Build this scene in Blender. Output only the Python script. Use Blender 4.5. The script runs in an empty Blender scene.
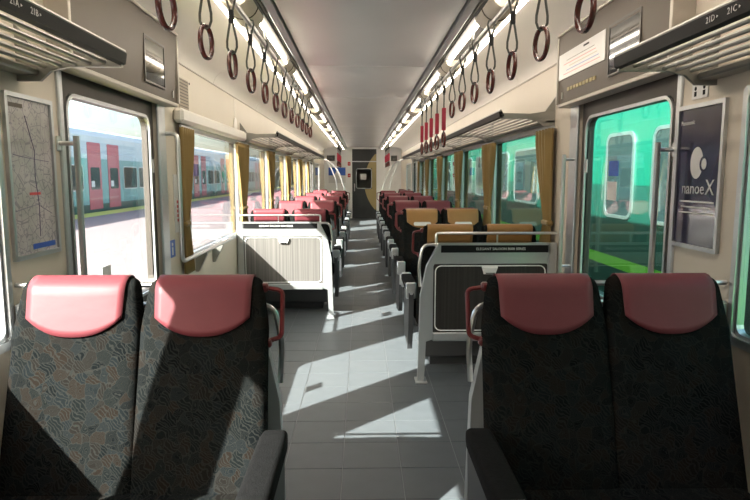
import bpy, bmesh, math, random
from mathutils import Vector, Matrix
R = math.radians
random.seed(7)
SC = bpy.context.scene
COL = SC.collection

# ------------------------------------------------------------------ camera, sky, sun, exposure
cam_d = bpy.data.cameras.new('camera')
cam = bpy.data.objects.new('camera', cam_d); COL.objects.link(cam)
cam_d.sensor_width = 36.0; cam_d.lens = 28.8
cam_d.clip_start = 0.02; cam_d.clip_end = 500
cam.location = (0, 0, 1.40)
cam.rotation_euler = (R(90 - 7.03), 0, R(-1.30))
SC.camera = cam

SUN_DIR = Vector((1.0, 0.98, -0.97)).normalized()          # the way the sunlight travels
world = bpy.data.worlds.new('sky'); SC.world = world
world.use_nodes = True
wn = world.node_tree.nodes; wl = world.node_tree.links
bg = wn['Background']
sky = wn.new('ShaderNodeTexSky')
sky.sky_type = 'NISHITA'; sky.sun_disc = False
sky.sun_elevation = R(34.5); sky.sun_rotation = R(225)
sky.air_density = 1.0; sky.dust_density = 4.0; sky.ozone_density = 1.0
wl.new(sky.outputs['Color'], bg.inputs['Color'])
bg.inputs['Strength'].default_value = 0.5

sun_d = bpy.data.lights.new('sun', 'SUN'); sun_d.energy = 26.0; sun_d.angle = R(0.55)
sun_d.color = (1.0, 0.95, 0.88)
sun = bpy.data.objects.new('sun', sun_d); COL.objects.link(sun)
sun.rotation_euler = SUN_DIR.to_track_quat('-Z', 'Y').to_euler()
sun.location = (-20, -20, 25)

SC.view_settings.view_transform = 'Standard'
SC.view_settings.look = 'None'
SC.view_settings.gamma = 1.0
SC.view_settings.use_curve_mapping = False
SC.view_settings.exposure = 0.36

# ------------------------------------------------------------------ dimensions of the coach (metres)
XC = 0.05
HW = 1.27
XL, XR = XC - HW, XC + HW
Y0, Y1 = -0.9, 20.0
CEIL = 2.30
WT = 0.08                                                    # wall thickness
SILL, HEAD = 0.83, 1.73
PL, GT = 'platform', 'green train'                           # the two sides of the coach, by what is outside
def X(side, u): return XC + side * u                         # side -1: platform side, +1: green-train side

# ------------------------------------------------------------------ materials
MATS = {}
def mat(name, col, rough=0.5, metal=0.0, var=0.0, scale=8.0, bump=0.0, bscale=60.0, spec=0.5, sheen=0.0, stretch=None, coat=0.0):
    m = bpy.data.materials.new(name); m.use_nodes = True
    nt = m.node_tree; b = nt.nodes['Principled BSDF']
    b.inputs['Base Color'].default_value = (*col, 1)
    b.inputs['Roughness'].default_value = rough
    b.inputs['Metallic'].default_value = metal
    b.inputs['Specular IOR Level'].default_value = spec
    if sheen: b.inputs['Sheen Weight'].default_value = sheen
    if coat: b.inputs['Coat Weight'].default_value = coat; b.inputs['Coat Roughness'].default_value = 0.15
    tc = nt.nodes.new('ShaderNodeTexCoord')
    src = tc.outputs['Object']
    if stretch:
        mp = nt.nodes.new('ShaderNodeMapping'); mp.inputs['Scale'].default_value = stretch
        nt.links.new(src, mp.inputs['Vector']); src = mp.outputs['Vector']
    if var:
        n = nt.nodes.new('ShaderNodeTexNoise'); n.inputs['Scale'].default_value = scale; n.inputs['Detail'].default_value = 5
        nt.links.new(src, n.inputs['Vector'])
        mx = nt.nodes.new('ShaderNodeMix'); mx.data_type = 'RGBA'
        mx.inputs['A'].default_value = (*[c * (1 - var) for c in col], 1)
        mx.inputs['B'].default_value = (*[min(1, c * (1 + var)) for c in col], 1)
        nt.links.new(n.outputs['Fac'], mx.inputs['Factor'])
        nt.links.new(mx.outputs['Result'], b.inputs['Base Color'])
    if bump:
        n2 = nt.nodes.new('ShaderNodeTexNoise'); n2.inputs['Scale'].default_value = bscale; n2.inputs['Detail'].default_value = 3
        nt.links.new(src, n2.inputs['Vector'])
        bp = nt.nodes.new('ShaderNodeBump'); bp.inputs['Strength'].default_value = bump; bp.inputs['Distance'].default_value = 0.004
        nt.links.new(n2.outputs['Fac'], bp.inputs['Height']); nt.links.new(bp.outputs['Normal'], b.inputs['Normal'])
    MATS[name] = m
    return m

mat('cream', (0.60, 0.535, 0.445), 0.45, var=0.05, scale=3)
mat('cove', (0.82, 0.78, 0.72), 0.35, var=0.04, scale=2)
mat('ceiling', (0.86, 0.85, 0.835), 0.25, metal=0.1, var=0.06, scale=2)
mat('alu', (0.60, 0.62, 0.64), 0.34, metal=0.85, var=0.08, scale=20)
mat('steel', (0.70, 0.70, 0.70), 0.28, metal=1.0)
mat('silver_paint', (0.50, 0.52, 0.53), 0.36, metal=0.7, var=0.05, scale=12)
mat('dark_frame', (0.075, 0.065, 0.058), 0.4, metal=0.3, var=0.1)
mat('bronze', (0.080, 0.060, 0.042), 0.45, spec=0.35, var=0.07, scale=6)
mat('bronze_light', (0.46, 0.42, 0.37), 0.4, metal=0.4)
mat('black', (0.006, 0.006, 0.007), 0.6, spec=0.15)
mat('speaker_mesh', (0.33, 0.28, 0.22), 0.7)
mat('screen', (0.02, 0.022, 0.025), 0.06, spec=0.9)
mat('rubber', (0.02, 0.02, 0.02), 0.7)
mat('floor_base', (0.26, 0.265, 0.265), 0.6)
mat('floor_tile', (0.094, 0.106, 0.116), 0.42, var=0.16, scale=9, bump=0.08, bscale=90)
mat('red_leather', (0.155, 0.034, 0.043), 0.5, var=0.10, scale=14, bump=0.12, bscale=35, spec=0.3)
mat('tan_leather', (0.31, 0.16, 0.055), 0.42, var=0.10, scale=14, bump=0.12, bscale=35, spec=0.3)
mat('handle_red', (0.12, 0.014, 0.016), 0.3, spec=0.6)
mat('ring_red', (0.11, 0.018, 0.014), 0.24, spec=0.7, coat=0.4)
mat('sleeve_red', (0.40, 0.015, 0.045), 0.4)
mat('strap', (0.085, 0.09, 0.08), 0.6)
mat('white', (0.82, 0.82, 0.80), 0.5)
mat('ochre', (0.25, 0.165, 0.052), 0.8, var=0.22, scale=7, bump=0.2, bscale=160, sheen=0.2, stretch=(1, 1, 0.35))
mat('lamp_holder', (0.62, 0.55, 0.44), 0.5)
mat('lamp_tray', (0.055, 0.052, 0.048), 0.5)
mat('rack_dark', (0.014, 0.0145, 0.014), 0.5, spec=0.3, var=0.08)
mat('rack_light', (0.34, 0.335, 0.31), 0.36, metal=0.7)
mat('panel_dark', (0.028, 0.025, 0.023), 0.34, var=0.9, scale=5, stretch=(22, 22, 0.15), spec=0.5)
mat('panel_ribbed', (0.115, 0.108, 0.102), 0.45, var=0.9, scale=5, stretch=(22, 22, 0.1), spec=0.5)
mat('seat_shell', (0.045, 0.047, 0.05), 0.5)
mat('arm_fabric', (0.007, 0.007, 0.0073), 0.95, var=0.5, scale=60, bump=0.5, bscale=220, spec=0.1)
mat('door_grey', (0.035, 0.038, 0.037), 0.35, var=0.1)
mat('gold', (0.38, 0.30, 0.13), 0.45, var=0.06)
mat('navy', (0.028, 0.026, 0.06), 0.14, var=0.2, scale=3, spec=0.7)
mat('poster_white', (0.66, 0.65, 0.64), 0.3)
mat('blue_print', (0.025, 0.10, 0.45), 0.4)
mat('red_print', (0.55, 0.03, 0.03), 0.4)
mat('purple_print', (0.09, 0.06, 0.16), 0.4)
mat('yellow_print', (0.75, 0.55, 0.05), 0.5)
mat('platform_paving', (0.19, 0.155, 0.155), 0.75, var=0.08, scale=1.5)
mat('platform_edge', (0.50, 0.50, 0.10), 0.7)
mat('ballast', (0.20, 0.18, 0.16), 0.95, var=0.35, scale=12)
mat('grass', (0.10, 0.26, 0.03), 0.95, var=0.3, scale=3)
mat('teal_body', (0.006, 0.155, 0.108), 0.35, var=0.03)
mat('teal_mid', (0.16, 0.34, 0.33), 0.4)  # this, grey_blue and red_body are paled to paint in haze across the platform
mat('teal_dark', (0.012, 0.075, 0.058), 0.35)
mat('grey_blue', (0.50, 0.60, 0.63), 0.5)
mat('red_body', (0.48, 0.10, 0.12), 0.4)
mat('train_glass', (0.03, 0.045, 0.05), 0.08, spec=0.8)
mat('green_stripe', (0.22, 0.60, 0.05), 0.4)

def emitter(name, col, s):
    m = bpy.data.materials.new(name); m.use_nodes = True
    nt = m.node_tree; nt.nodes.clear()
    e = nt.nodes.new('ShaderNodeEmission'); o = nt.nodes.new('ShaderNodeOutputMaterial')
    e.inputs['Color'].default_value = (*col, 1); e.inputs['Strength'].default_value = s
    nt.links.new(e.outputs[0], o.inputs[0]); MATS[name] = m
emitter('tube_light', (1.0, 0.89, 0.74), 17.0)

def glass(name, tint, refl=1.0):
    m = bpy.data.materials.new(name); m.use_nodes = True
    nt = m.node_tree; nt.nodes.clear()
    o = nt.nodes.new('ShaderNodeOutputMaterial'); mx = nt.nodes.new('ShaderNodeMixShader')
    t = nt.nodes.new('ShaderNodeBsdfTransparent'); g = nt.nodes.new('ShaderNodeBsdfGlossy')
    t.inputs['Color'].default_value = (*tint, 1); g.inputs['Roughness'].default_value = 0.01
    ge = nt.nodes.new('ShaderNodeNewGeometry'); L = nt.links.new
    dt = nt.nodes.new('ShaderNodeVectorMath'); dt.operation = 'DOT_PRODUCT'
    L(ge.outputs['Normal'], dt.inputs[0]); L(ge.outputs['Incoming'], dt.inputs[1])
    def mth(op, a, b=None):
        n = nt.nodes.new('ShaderNodeMath'); n.operation = op
        for i, q in enumerate((a, b)):
            if q is None: continue
            if isinstance(q, (int, float)): n.inputs[i].default_value = q
            else: L(q, n.inputs[i])
        return n.outputs[0]
    c = mth('ABSOLUTE', dt.outputs['Value'])                 # Schlick's reflectance of clear glass
    f = mth('ADD', mth('MULTIPLY', mth('POWER', mth('SUBTRACT', 1.0, c), 5.0), 0.96 * refl), 0.04 * refl)
    L(f, mx.inputs[0])
    nt.links.new(t.outputs[0], mx.inputs[1]); nt.links.new(g.outputs[0], mx.inputs[2]); nt.links.new(mx.outputs[0], o.inputs[0])
    MATS[name] = m
glass('glass', (0.93, 0.96, 0.95))
glass('glass_tint', (0.72, 0.88, 0.83))

def fabric():
    m = bpy.data.materials.new('seat_fabric'); m.use_nodes = True
    nt = m.node_tree; N = nt.nodes.new; L = nt.links.new
    b = nt.nodes['Principled BSDF']
    b.inputs['Roughness'].default_value = 0.95; b.inputs['Sheen Weight'].default_value = 0.0
    b.inputs['Specular IOR Level'].default_value = 0.0
    tc = N('ShaderNodeTexCoord')
    mp = N('ShaderNodeMapping'); mp.inputs['Scale'].default_value = (1, 0.15, 1)
    wob = N('ShaderNodeTexNoise'); wob.inputs['Scale'].default_value = 22; L(tc.outputs['Object'], wob.inputs['Vector'])
    wm = N('ShaderNodeVectorMath'); wm.operation = 'MULTIPLY_ADD'; wm.inputs[1].default_value = (.05, .05, .05)
    L(wob.outputs['Color'], wm.inputs[0]); L(tc.outputs['Object'], wm.inputs[2]); L(wm.outputs[0], mp.inputs['Vector'])
    def vor(scale, feat='F1'):
        v = N('ShaderNodeTexVoronoi'); v.inputs['Scale'].default_value = scale; v.feature = feat
        L(mp.outputs['Vector'], v.inputs['Vector']); return v
    v1 = vor(30)
    ramp = N('ShaderNodeValToRGB'); cr = ramp.color_ramp; cr.interpolation = 'CONSTANT'
    cols = [(0.0, (0.0055, 0.0065, 0.007)), (0.22, (0.0105, 0.0095, 0.0088)), (0.42, (0.007, 0.0083, 0.0085)), (0.62, (0.0125, 0.0100, 0.0085)), (0.80, (0.0085, 0.0103, 0.0112))]
    cr.elements[0].position = 0; cr.elements[0].color = (*cols[0][1], 1)
    cr.elements[1].position = cols[1][0]; cr.elements[1].color = (*cols[1][1], 1)
    for p, c in cols[2:]:
        e = cr.elements.new(p); e.color = (*c, 1)
    sp = N('ShaderNodeSeparateColor'); L(v1.outputs['Color'], sp.inputs[0]); L(sp.outputs[0], ramp.inputs[0])
    # woven arcs round each cell and fine hatching
    sub = N('ShaderNodeMath'); sub.operation = 'MULTIPLY'; sub.inputs[1].default_value = 30 * 9
    L(v1.outputs['Distance'], sub.inputs[0])
    dv = N('ShaderNodeMath'); dv.operation = 'SINE'; mul = N('ShaderNodeMath'); mul.operation = 'MULTIPLY'; mul.inputs[1].default_value = 0.35
    L(sub.outputs[0], mul.inputs[0]); L(mul.outputs[0], dv.inputs[0])
    gt = N('ShaderNodeMath'); gt.operation = 'GREATER_THAN'; gt.inputs[1].default_value = 0.55; L(dv.outputs[0], gt.inputs[0])
    sel = N('ShaderNodeMath'); sel.operation = 'GREATER_THAN'; sel.inputs[1].default_value = 0.5; L(sp.outputs[1], sel.inputs[0])
    w = N('ShaderNodeTexWave'); w.inputs['Scale'].default_value = 46; w.bands_direction = 'DIAGONAL'; w.inputs['Distortion'].default_value = 1.5
    L(mp.outputs['Vector'], w.inputs['Vector'])
    gw = N('ShaderNodeMath'); gw.operation = 'GREATER_THAN'; gw.inputs[1].default_value = 0.75; L(w.outputs['Fac'], gw.inputs[0])
    mixf = N('ShaderNodeMix'); L(sel.outputs[0], mixf.inputs['Factor']); L(gw.outputs[0], mixf.inputs['A']); L(gt.outputs[0], mixf.inputs['B'])
    ve = vor(30, 'DISTANCE_TO_EDGE')
    lt = N('ShaderNodeMath'); lt.operation = 'LESS_THAN'; lt.inputs[1].default_value = 0.03; L(ve.outputs['Distance'], lt.inputs[0])
    mxm = N('ShaderNodeMath'); mxm.operation = 'MAXIMUM'; L(mixf.outputs['Result'], mxm.inputs[0]); L(lt.outputs[0], mxm.inputs[1])
    mx = N('ShaderNodeMix'); mx.data_type = 'RGBA'
    L(ramp.outputs[0], mx.inputs['A']); mx.inputs['B'].default_value = (0.023, 0.0235, 0.022, 1)
    ml = N('ShaderNodeMath'); ml.operation = 'MULTIPLY'; ml.inputs[1].default_value = 0.6; L(mxm.outputs[0], ml.inputs[0])
    L(ml.outputs[0], mx.inputs['Factor']); L(mx.outputs['Result'], b.inputs['Base Color'])
    n2 = N('ShaderNodeTexNoise'); n2.inputs['Scale'].default_value = 250; L(tc.outputs['Object'], n2.inputs['Vector'])
    bp = N('ShaderNodeBump'); bp.inputs['Strength'].default_value = 0.3; bp.inputs['Distance'].default_value = 0.003
    L(n2.outputs['Fac'], bp.inputs['Height']); L(bp.outputs['Normal'], b.inputs['Normal'])
    MATS['seat_fabric'] = m
fabric()

def map_print():
    m = bpy.data.materials.new('map_print'); m.use_nodes = True
    nt = m.node_tree; N = nt.nodes.new; L = nt.links.new
    b = nt.nodes['Principled BSDF']; b.inputs['Roughness'].default_value = 0.2
    tc = N('ShaderNodeTexCoord')
    v = N('ShaderNodeTexVoronoi'); v.feature = 'DISTANCE_TO_EDGE'; v.inputs['Scale'].default_value = 24
    n = N('ShaderNodeTexNoise'); n.inputs['Scale'].default_value = 9; n.inputs['Detail'].default_value = 6
    n3 = N('ShaderNodeTexNoise'); n3.inputs['Scale'].default_value = 80; n3.inputs['Detail'].default_value = 3
    for t in (v, n, n3): L(tc.outputs['Object'], t.inputs['Vector'])
    r = N('ShaderNodeValToRGB'); r.color_ramp.elements[0].color = (0.40, 0.40, 0.38, 1); r.color_ramp.elements[1].color = (0.54, 0.50, 0.51, 1)
    r.color_ramp.elements[0].position = 0.35; r.color_ramp.elements[1].position = 0.65
    L(n.outputs['Fac'], r.inputs[0])
    lt = N('ShaderNodeMath'); lt.operation = 'LESS_THAN'; lt.inputs[1].default_value = 0.03; L(v.outputs['Distance'], lt.inputs[0])
    l2 = N('ShaderNodeMath'); l2.operation = 'GREATER_THAN'; l2.inputs[1].default_value = 0.62; L(n3.outputs['Fac'], l2.inputs[0])
    mxx = N('ShaderNodeMath'); mxx.operation = 'MAXIMUM'; L(lt.outputs[0], mxx.inputs[0]); L(l2.outputs[0], mxx.inputs[1])
    ml = N('ShaderNodeMath'); ml.operation = 'MULTIPLY'; ml.inputs[1].default_value = 0.55; L(mxx.outputs[0], ml.inputs[0])
    mx = N('ShaderNodeMix'); mx.data_type = 'RGBA'; L(r.outputs[0], mx.inputs['A']); mx.inputs['B'].default_value = (0.16, 0.16, 0.20, 1)
    L(ml.outputs[0], mx.inputs['Factor']); L(mx.outputs['Result'], b.inputs['Base Color'])
    MATS['map_print'] = m
map_print()

# ------------------------------------------------------------------ mesh helpers
def box(bm, x0, x1, y0, y1, z0, z1, b=0.0):
    x0, x1 = min(x0, x1), max(x0, x1); y0, y1 = min(y0, y1), max(y0, y1); z0, z1 = min(z0, z1), max(z0, z1)
    if b <= 0:
        v = [bm.verts.new((x, y, z)) for z in (z0, z1) for y in (y0, y1) for x in (x0, x1)]
        for f in ((0, 2, 3, 1), (4, 5, 7, 6), (0, 1, 5, 4), (2, 6, 7, 3), (0, 4, 6, 2), (1, 3, 7, 5)):
            bm.faces.new([v[i] for i in f])
        return
    b = min(b, (x1 - x0) * .49, (y1 - y0) * .49, (z1 - z0) * .49)
    pts = []
    for sx, x in ((1, x0), (-1, x1)):
        for sy, y in ((1, y0), (-1, y1)):
            for sz, z in ((1, z0), (-1, z1)):
                pts += [(x, y + sy * b, z + sz * b), (x + sx * b, y, z + sz * b), (x + sx * b, y + sy * b, z)]
    hull(bm, pts)

def hull(bm, pts):
    vs = [bm.verts.new(p) for p in pts]
    bmesh.ops.convex_hull(bm, input=vs)

def loft(bm, rings, caps=True, closed=True):
    vv = [[bm.verts.new(p) for p in r] for r in rings]
    n = len(rings[0])
    for a, b in zip(vv, vv[1:]):
        for i in range(n if closed else n - 1):
            j = (i + 1) % n
            bm.faces.new((a[i], a[j], b[j], b[i]))
    if caps and closed:
        bm.faces.new(list(reversed(vv[0]))); bm.faces.new(vv[-1])

def tube(bm, pts, r, n=8, closed=False, flat=None):
    pts = [Vector(p) for p in pts]; m = len(pts)
    t0 = (pts[1] - pts[0]).normalized()
    up = Vector((0, 0, 1)) if abs(t0.z) < .9 else Vector((1, 0, 0))
    nrm = (up - t0 * up.dot(t0)).normalized()
    rings = []
    for i, p in enumerate(pts):
        if closed: t = (pts[(i + 1) % m] - pts[i - 1]).normalized()
        else: t = (pts[min(i + 1, m - 1)] - pts[max(i - 1, 0)]).normalized()
        nrm = (nrm - t * nrm.dot(t)).normalized()
        bi = t.cross(nrm)
        rr = r[i] if isinstance(r, (list, tuple)) else r
        rings.append([p + (nrm * math.cos(a) + bi * math.sin(a)) * rr for a in (2 * math.pi * k / n for k in range(n))])
    if closed: rings.append(rings[0])
    vv = [[bm.verts.new(q) for q in rg] for rg in (rings[:-1] if closed else rings)]
    if closed: vv.append(vv[0])
    for a, b in zip(vv, vv[1:]):
        for k in range(n):
            j = (k + 1) % n
            bm.faces.new((a[k], a[j], b[j], b[k]))
    if not closed:
        bm.faces.new(list(reversed(vv[0]))); bm.faces.new(vv[-1])

def smooth_path(pts, r, n=5):
    """a polyline with its corners rounded to radius r"""
    pts = [Vector(p) for p in pts]; out = [pts[0]]
    for a, b, c in zip(pts, pts[1:], pts[2:]):
        d1 = (a - b); d2 = (c - b); k = min(r, d1.length * .49, d2.length * .49)
        p, q = b + d1.normalized() * k, b + d2.normalized() * k
        for i in range(n + 1):
            t = i / n
            out.append(p * (1 - t) ** 2 + b * 2 * t * (1 - t) + q * t * t)
    return out + [pts[-1]]

def _ax(axis, a, p):
    return {'x': (a, p[0], p[1]), 'y': (p[0], a, p[1]), 'z': (p[0], p[1], a)}[axis]

def prism(bm, poly, axis, a0, a1):
    loft(bm, [[_ax(axis, a0, p) for p in poly], [_ax(axis, a1, p) for p in poly]])

def ring_prism(bm, outer, inner, axis, a0, a1):
    n = len(outer)
    O0, O1, I0, I1 = ([bm.verts.new(_ax(axis, a, p)) for p in poly] for poly, a in ((outer, a0), (outer, a1), (inner, a0), (inner, a1)))
    for i in range(n):
        j = (i + 1) % n
        for q in ((O0[i], O0[j], O1[j], O1[i]), (I0[j], I0[i], I1[i], I1[j]), (O0[j], O0[i], I0[i], I0[j]), (O1[i], O1[j], I1[j], I1[i])):
            bm.faces.new(q)

def rr(a0, a1, b0, b1, r, n=5):
    out = []
    for (ca, cb, s) in ((a1 - r, b1 - r, 0), (a0 + r, b1 - r, 90), (a0 + r, b0 + r, 180), (a1 - r, b0 + r, 270)):
        for k in range(n + 1):
            t = R(s + 90 * k / n); out.append((ca + r * math.cos(t), cb + r * math.sin(t)))
    return out

def disc(c, r, n=24, ry=None):
    ry = ry or r
    return [(c[0] + r * math.cos(2 * math.pi * k / n), c[1] + ry * math.sin(2 * math.pi * k / n)) for k in range(n)]

def mesh(bm, m, smooth=False, name='mesh'):
    bmesh.ops.recalc_face_normals(bm, faces=bm.faces)
    me = bpy.data.meshes.new(name); bm.to_mesh(me); bm.free()
    me.materials.append(MATS[m] if isinstance(m, str) else m)
    if smooth:
        me.polygons.foreach_set('use_smooth', [True] * len(me.polygons))
        me.set_sharp_from_angle(angle=R(40))
    me.update()
    return me

def link(name, data, parent=None, loc=None, rot=None):
    o = bpy.data.objects.new(name, data); COL.objects.link(o)
    if parent is not None: o.parent = parent
    if loc is not None: o.location = loc
    if rot is not None: o.rotation_euler = rot
    return o

def obj(name, bm, m, parent=None, smooth=False, loc=None, rot=None):
    return link(name, mesh(bm, m, smooth, name), parent, loc, rot)

def make(name, m, fn, parent=None, smooth=False, **k):
    bm = bmesh.new(); fn(bm); return obj(name, bm, m, parent, smooth, **k)

def bx(name, m, parent, *dims, b=0.0, smooth=False):
    bm = bmesh.new(); box(bm, *dims, b=b); return obj(name, bm, m, parent, smooth)

def struct(o): o['kind'] = 'structure'; return o

def tag(o, label, cat, group=None):
    o['label'] = label; o['category'] = cat
    if group: o['group'] = group
    return o

def thing(name, label, cat, loc=(0, 0, 0), rz=0.0, group=None):
    o = bpy.data.objects.new(name, None); COL.objects.link(o)
    o.empty_display_size = 0.1; o.location = loc; o.rotation_euler = (0, 0, rz)
    return tag(o, label, cat, group)

def dup(root, loc, label, rz=None, group=None):
    r = root.copy(); COL.objects.link(r); r.location = loc
    if rz is not None: r.rotation_euler = (0, 0, rz)
    r['label'] = label
    if group: r['group'] = group
    for ch in list(root.children):
        c = ch.copy(); COL.objects.link(c); c.parent = r
        for g in list(ch.children):
            d = g.copy(); COL.objects.link(d); d.parent = c
    return r

def text(name, body, size, m, parent, loc, rot, align='CENTER', sx=1.0):
    cu = bpy.data.curves.new(name, 'FONT'); cu.body = body; cu.size = size
    cu.align_x = align; cu.align_y = 'CENTER'; cu.extrude = 0.0004; cu.resolution_u = 2
    cu.materials.append(MATS[m])
    tmp = bpy.data.objects.new('lettering', cu); COL.objects.link(tmp)
    bpy.context.view_layer.update()
    me = bpy.data.meshes.new_from_object(tmp.evaluated_get(bpy.context.evaluated_depsgraph_get()))
    bpy.data.objects.remove(tmp); bpy.data.curves.remove(cu)
    if not me.materials: me.materials.append(MATS[m])
    o = link(name, me, parent, loc, rot); o.scale = (sx, 1, 1)
    return o
FACE = {-1: (R(90), 0, R(90)), 1: (R(90), 0, R(-90))}        # text on the platform-side / green-train-side wall, read from inside

ORD = 'first second third fourth fifth sixth seventh eighth ninth tenth eleventh twelfth thirteenth fourteenth'.split()

# ------------------------------------------------------------------ floor
fl = struct(bx('floor', 'floor_base', None, XL - WT, XR + WT, Y0, Y1, -0.06, -0.003))
TS = 0.2825
tile_bm = bmesh.new(); box(tile_bm, -TS / 2 + .0015, TS / 2 - .0015, -TS / 2 + .0015, TS / 2 - .0015, -.003, 0.0, b=.0008)
tile_me = mesh(tile_bm, 'floor_tile', False, 'tile')
tx0 = -0.0935 - 4 * TS + TS / 2
NEAR_ROWS = 30
for j in range(NEAR_ROWS):
    for i in range(9):
        link('tile', tile_me, fl, (tx0 + i * TS, 1.052 + (j + .5) * TS, 0))
def far_tiles(bm):
    for j in list(range(NEAR_ROWS, 68)) + list(range(-7, 0)):
        for i in range(9):
            cx, cy = tx0 + i * TS, 1.052 + (j + .5) * TS
            if cy + TS / 2 < Y1: box(bm, cx - TS / 2 + .0015, cx + TS / 2 - .0015, cy - TS / 2 + .0015, cy + TS / 2 - .0015, -.004, 0)
t = make('far_tiles', 'floor_tile', far_tiles, fl); t['kind'] = 'stuff'

# ------------------------------------------------------------------ walls with their openings
NEARWIN = [(0.25, 1.03), (1.21, 2.06)]
MIDWIN = [(4.30, 6.03), (6.17, 7.93), (8.07, 9.83), (9.97, 11.73), (11.87, 13.60)]
ENDWIN = [(15.95, 17.6)]
DOORS = [(2.52, 3.67), (14.3, 15.5)]
DH = 1.84
def head_of(a): return HEAD - .045 if a < 2 else HEAD          # heads before the door lowered to trim the sun on the near seat
def wall(bm, side):
    xi, xo = X(side, HW), X(side, HW + WT)
    wins = NEARWIN + MIDWIN + ENDWIN
    ops = sorted([(a, b, SILL, head_of(a)) for a, b in wins] + [(a, b, 0.0, DH) for a, b in DOORS])
    y = Y0
    for a, b, z0, z1 in ops:
        box(bm, xi, xo, y, a, 0, 2.15)
        if z0 > 0: box(bm, xi, xo, a, b, 0, z0)
        box(bm, xi, xo, a, b, z1, 2.15)
        y = b
    box(bm, xi, xo, y, Y1, 0, 2.15)
wl_ = struct(make('wall_left', 'cream', lambda bm: wall(bm, -1)))
wr_ = struct(make('wall_right', 'cream', lambda bm: wall(bm, 1)))
struct(bx('wall_back', 'dark_frame', None, XL - WT, XR + WT, Y0 - .08, Y0, 0, 2.42))
for side, nm in ((-1, 'left'), (1, 'right')):
    bm = bmesh.new()
    for a, b in ((Y0, 2.46), (3.81, 14.24), (15.56, Y1)):
        box(bm, X(side, HW - .012), X(side, HW), a, b, 0, .10, b=.004)
    struct(obj('baseboard_' + nm, bm, 'alu'))
# far end wall with the door opening
def endwall(bm):
    box(bm, XL - WT, -0.30, Y1, Y1 + .08, 0, 2.42); box(bm, 0.50, XR + WT, Y1, Y1 + .08, 0, 2.42)
    box(bm, -0.30, 0.50, Y1, Y1 + .08, 2.28, 2.42)
we = struct(make('wall_front', 'white', endwall))

# cornice: a thin metal bead along the top of each wall
for n, side in ((1, -1), (2, 1)):
    bm = bmesh.new(); tube(bm, [(X(side, HW - .004), Y0, 2.15), (X(side, HW - .004), Y1, 2.15)], .007, 6)
    struct(obj('trim_%d' % n, bm, 'bronze_light', smooth=True))

# ------------------------------------------------------------------ ceiling
cl = struct(bx('ceiling', 'black', None, XL - WT, XR + WT, Y0, Y1, 2.36, 2.42))
for k in range(10):                                          # glossy middle panels
    a = Y0 + k * 2.0
    bm = bmesh.new(); box(bm, XC - .50, XC + .50, a + .003, min(a + 1.997, Y1 - .001), CEIL, CEIL + .02, b=.003)
    obj('panel', bm, 'ceiling', cl)
for side in (-1, 1):
    bm = bmesh.new()
    prism(bm, [(X(side, u), z) for u, z in ((.512, 2.288), (.55, 2.28), (.56, 2.288), (.56, 2.34), (.512, 2.34))], 'y', Y0, Y1)
    obj('metal_strip', bm, 'silver_paint', cl)
    bm = bmesh.new(); box(bm, X(side, .568), X(side, .775), Y0, Y1, 2.285, 2.31)
    obj('lamp_tray', bm, 'bronze_light', cl)
    prof = [(.775, 2.29), (.79, 2.302), (.92, 2.302), (1.05, 2.294), (1.14, 2.277), (1.20, 2.25), (1.245, 2.208), (1.272, 2.15)]
    for k in range(10):                                      # the coved panels between lamps and wall
        a = Y0 + k * 2.0; b_ = min(a + 1.997, Y1 - .001)
        bm = bmesh.new()
        p = [(X(side, u), z) for u, z in prof] + [(X(side, u), z + .03) for u, z in reversed(prof)]
        prism(bm, p, 'y', a + .003, b_)
        obj('cove_panel', bm, 'cove', cl, smooth=True)

# ------------------------------------------------------------------ windows
wcount = [0]
def window(side, a, b, g='glass'):
    wcount[0] += 1; HEAD = head_of(a)
    bm = bmesh.new()
    x0, x1 = X(side, HW + .004), X(side, HW + .03)
    ring_prism(bm, rr(a, b, SILL, HEAD, .004, 3), rr(a + .018, b - .018, SILL + .018, HEAD - .018, .03, 3), 'x', x0, x1)
    ring_prism(bm, rr(a - .02, b + .02, SILL - .025, HEAD + .02, .02, 3), rr(a + .006, b - .006, SILL + .006, HEAD - .006, .02, 3), 'x', X(side, HW - .008), X(side, HW + .02))
    w = struct(obj('window_%d' % wcount[0], bm, 'alu'))
    bx('pane', g, w, X(side, HW + .014), X(side, HW + .019), a + .014, b - .014, SILL + .014, HEAD - .014)
    bm = bmesh.new()
    ring_prism(bm, rr(a, b, SILL, HEAD, .004, 3), rr(a + .007, b - .007, SILL + .007, HEAD - .007, .02, 3), 'x', X(side, HW + .031), X(side, HW + WT + .004))
    obj('gasket', bm, 'rubber', w)
    return w
for side in (-1, 1):
    for a, b in NEARWIN + MIDWIN + ENDWIN:
        w_ = window(side, a, b, 'glass' if side < 0 else 'glass_tint')
        if side < 0 and a == 4.30:
            for q in range(2): bx('sticker', 'purple_print', w_, X(side, HW + .0135), X(side, HW + .012), 4.47 + q * .08, 4.54 + q * .08, 1.40, 1.49)

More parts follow.
